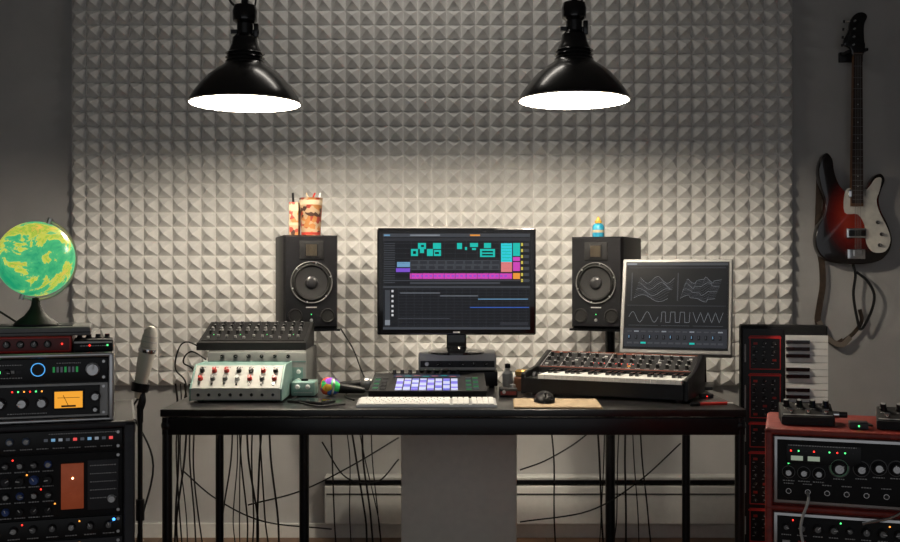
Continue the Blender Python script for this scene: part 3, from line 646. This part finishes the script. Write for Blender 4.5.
# ---------------------------------------------------------------- bass guitar
def burst():
    m=bpy.data.materials.new('sunburst_lacquer'); m.use_nodes=True; nt=m.node_tree; b=nt.nodes['Principled BSDF']
    tc=nt.nodes.new('ShaderNodeTexCoord'); mp=nt.nodes.new('ShaderNodeMapping'); mp.inputs['Scale'].default_value=(6.2,0,4.6)
    ln=nt.nodes.new('ShaderNodeVectorMath'); ln.operation='LENGTH'; r=nt.nodes.new('ShaderNodeValToRGB'); e=r.color_ramp.elements
    e[0].position=.3; e[0].color=(.33,.025,.01,1); e[1].position=.85; e[1].color=(.006,.003,.003,1); a=e.new(.58); a.color=(.13,.007,.005,1)
    nt.links.new(tc.outputs['Object'],mp.inputs['Vector']); nt.links.new(mp.outputs['Vector'],ln.inputs[0]); nt.links.new(ln.outputs['Value'],r.inputs['Fac']); nt.links.new(r.outputs['Color'],b.inputs['Base Color'])
    b.inputs['Roughness'].default_value=.15; b.inputs['Coat Weight'].default_value=.5; return m
d=4.4; k=d/F
def smoothpoly(pts,n=5):
    N=len(pts);o=[]
    for i in range(N):
        a,b,c,e=[Vector(pts[(i+j)%N]) for j in (-1,0,1,2)]
        for s_ in range(n):
            t=s_/n; o.append(.5*((2*b)+(c-a)*t+(2*a-5*b+4*c-e)*t*t+(3*b-a-3*c+e)*t**3))
    return [(p.x,p.y) for p in o]
C=lambda p:((p[0]-857)*k,(215-p[1])*k)
body=[(829,152),(823,160),(821,172),(824,188),(828,201),(826,214),(820,227),(818,241),(822,254),(833,262),(850,264),(868,264),(884,260),(893,250),(895,238),(891,224),(884,210),(882,199),(885,188),(888,179),(884,173),(877,176),(871,186),(866,194),(857,196),(848,191),(841,182),(837,170),(835,158)]
q=MB(); q.prism(smoothpoly([C(p) for p in body]),0,.042,burst(),.006)
PG=mat('pearl_pickguard',(.8,.78,.71),.25,noise=.12,nscale=30)
pg=[(848,190),(858,188),(866,191),(872,186),(878,178),(884,178),(882,190),(879,200),(882,212),(890,228),(893,240),(888,251),(876,252),(869,243),(867,225),(860,214),(847,212)]
q.prism(smoothpoly([C(p) for p in pg],4),-.003,0,PG)
def bx(x0,x1,y0,y1,ya,yb,m,b=0): a=C((x0,y1)); c=C((x1,y0)); q.box(a[0],c[0],ya,yb,a[1],c[1],m,b)
nk_=[C((852.5,206)),C((865,206)),C((864,52)),C((855,52))]
q.prism(nk_[::-1],-.012,.006,mat('maple_neck',(.15,.07,.03),.4,noise=.2),0); q.prism([C((853,203)),C((864.5,203)),C((863.5,53)),C((855.5,53))][::-1],-.016,-.012,mat('rosewood',(.025,.011,.008),.5,noise=.3,nscale=60))
for i in range(20):
    y_=53+150*(1-2**(-i/12))/(1-2**(-20/12)); bx(853.6,864,y_,y_+.4,-.0170,-.016,GRY)
    if i in (3,5,7,9,12,15,17):
        c=C((859,y_-4)); q.cyl((c[0],-.016,c[1]),.0025,.0008,LGR,'-y',seg=10)
head=[(855,55),(852,47),(846,44),(846,38),(850,30),(852,20),(857,13),(864,11),(869,15),(866,24),(866,38),(867,46),(864,55)]
q.prism(smoothpoly([C(p) for p in head],4),-.01,.006,GBLK,.002)
for i in range(4):
    y_=20+i*8; c=C((856-i*.4,y_)); q.cyl((c[0],-.01,c[1]),.004,.010,SIL,'-y',seg=12); c2=C((858.5,y_))
    q.tube([(c2[0],-.002,c2[1]),(C((849-i*.6,y_))[0]-.004,-.002,c2[1])],.003,CHR,smooth=False); cc=C((847-i*.6,y_)); q.box(cc[0]-.008,cc[0]+.002,-.005,.001,cc[1]-.006,cc[1]+.006,DGR,.002)
c=C((868,48)); q.box(c[0]-.005,c[0]+.008,-.014,.072,c[1]-.008,c[1]+.004,BLK,.002)
c=C((850,50)); q.box(c[0]-.006,c[0]+.006,-.014,.072,c[1]-.008,c[1]+.004,BLK,.002)
bx(847,871,48,58,.055,.072,BLK,.003)
bx(850,868,189,197,-.014,-.003,CHR,.003); bx(848,868,228,238,-.014,0,CHR,.003); bx(850,867,230,236,-.0165,-.013,BLK,.001); bx(849,867,249,259,-.012,0,CHR,.002)
for i in range(4):
    x_=856+i*1.9; q.tube([(C((x_,255))[0],-.019,C((x_,255))[1]),(C((856.6+i*1.5,55))[0],-.019,C((857,55))[1])],.0007,GRY,smooth=False,seg=5)
    bx(x_-.7,x_+.7,250,256,-.021,-.012,SIL)
for p in ((880,222),(884,234),(882,245)): c=C(p); q.M=Matrix.Translation((c[0],-.003,c[1])); q.knob(0,0,.008,BLK,.014,cap=CHR); q.M=Matrix()
ST=mat('leather_strap',(.05,.032,.02),.6,noise=.3,nscale=80)
q.strip([C(p) for p in ((829,156),(826,170),(825,200),(824,240),(828,262),(829,285),(826,305),(824,322),(830,335),(842,345),(850,342))],.026,.044,.049,ST,True)
q.strip([C(p) for p in ((857,262),(860,275),(858,295),(862,320),(866,330),(876,312),(879,295),(872,281),(861,272))],.011,.02,.024,RUB,True)
q.strip([C(p) for p in ((850,342),(860,334),(868,322),(866,310))],.016,.038,.043,ST,True)
q.strip([C(p) for p in ((824,322),(832,338),(846,346),(856,338))],.022,.030,.034,mat('suede',(.2,.17,.14),.8),True)
q.finish('bass_guitar',(X(857,d),WY-.072,Z(215,d)),0)
# ---------------------------------------------------------------- cables: bundles hanging behind the desk
q=MB()
def drop(px0,px1,r=.003):
    a=X(px0,3.92);b=X(px1,4.1); w=R.uniform(-.012,.012)
    q.tube([(a,3.885,.735),(a+w*.3,3.91,.64),(a+(b-a)*.35+w,3.95,.44),(a+(b-a)*.75-w*.6,4.0,.2),(b,4.05,.012),(b+R.uniform(-.12,.12),4.1,.006)],r,RUB)
for a,b in ((178,181),(183,190),(187,180),(192,198),(232,226),(236,238),(240,252),(244,241),(248,262),(254,256),(259,270),(264,258),(270,282),(330,338),(343,356),(349,372),(356,386),(364,372),(372,380),(420,431),(424,426),(470,492),(478,508),(486,515),(548,556),(596,601),(604,598),(620,612),(626,622),(632,636),(640,646)): drop(a,b,R.choice((.0022,.003,.0038)))
for pts in (((322,442),(345,478),(376,484),(398,462)),((248,505),(300,492),(350,468),(398,440)),((520,522),(590,512),(640,484),(684,446)),((520,470),(545,462),(572,448),(590,436)),((182,470),(215,500),(262,524),(330,533))):
    q.tube([(X(p[0],4.0),4.0+.02*i,max(Z(p[1],4.0),.01)) for i,p in enumerate(pts)],.003,RUB)
q.tube([(X(338,4.1),4.2,Z(330,4.1)),(X(352,4.1),4.15,Z(350,4.1)),(X(362,4.1),4.1,Z(372,4.1)),(X(372,4.0),3.95,.7)],.003,RUB)
q.finish('hanging_cables')
q=MB(); z=TZ+.003
def dc(*pts): q.tube([(X(px,432.6/(py-271)),432.6/(py-271),z) for (px,py) in pts],.0028,RUB)
dc((300,395),(294,401),(318,407),(345,405)); dc((378,392),(352,392),(345,397),(354,401))
q.finish('desk_cables')
q=MB()
q.tube([(X(205,3.9),3.9,Z(350,3.9)),(X(188,3.9),3.9,Z(342,3.9)),(X(172,3.8),3.9,Z(350,3.8)),(X(166,3.8),3.93,Z(372,3.8)),(X(176,3.8),3.95,Z(392,3.8)),(X(172,3.9),3.96,.5),(X(178,3.9),3.98,.01)],.003,RUB)
q.tube([(X(205,3.9),3.92,Z(360,3.9)),(X(190,3.9),3.92,Z(352,3.9)),(X(180,3.9),3.95,Z(366,3.8)),(X(186,3.8),3.96,Z(385,3.8)),(X(182,3.8),3.97,.4),(X(200,3.9),3.99,.01)],.003,RUB)
q.finish('patch_cables')
# ---------------------------------------------------------------- light
w=bpy.data.worlds.new('world'); bpy.context.scene.world=w; w.use_nodes=True
w.node_tree.nodes['Background'].inputs['Color'].default_value=(.93,.96,1,1); w.node_tree.nodes['Background'].inputs['Strength'].default_value=.36
L=bpy.data.lights.new('overhead_fill','AREA'); L.shape='RECTANGLE'; L.size=.7; L.size_y=.15; L.energy=4.0; L.color=(1,.93,.83)  # unseen fill lamp, added to brighten the upper foam and gear tops
lo=bpy.data.objects.new('overhead_fill',L); lo.location=(-.15,3.75,2.87); lo.rotation_euler=(math.radians(18),0,0); bpy.context.collection.objects.link(lo)
bpy.context.scene.view_settings.view_transform='Standard'
# ---------------------------------------------------------------- camera
cam=bpy.data.cameras.new('camera'); co=bpy.data.objects.new('camera',cam); bpy.context.collection.objects.link(co)
co.location=(0,0,CZ); co.rotation_euler=(math.radians(90),0,0); cam.sensor_width=36; cam.lens=F/900*36; cam.clip_start=.05
bpy.context.scene.camera=co
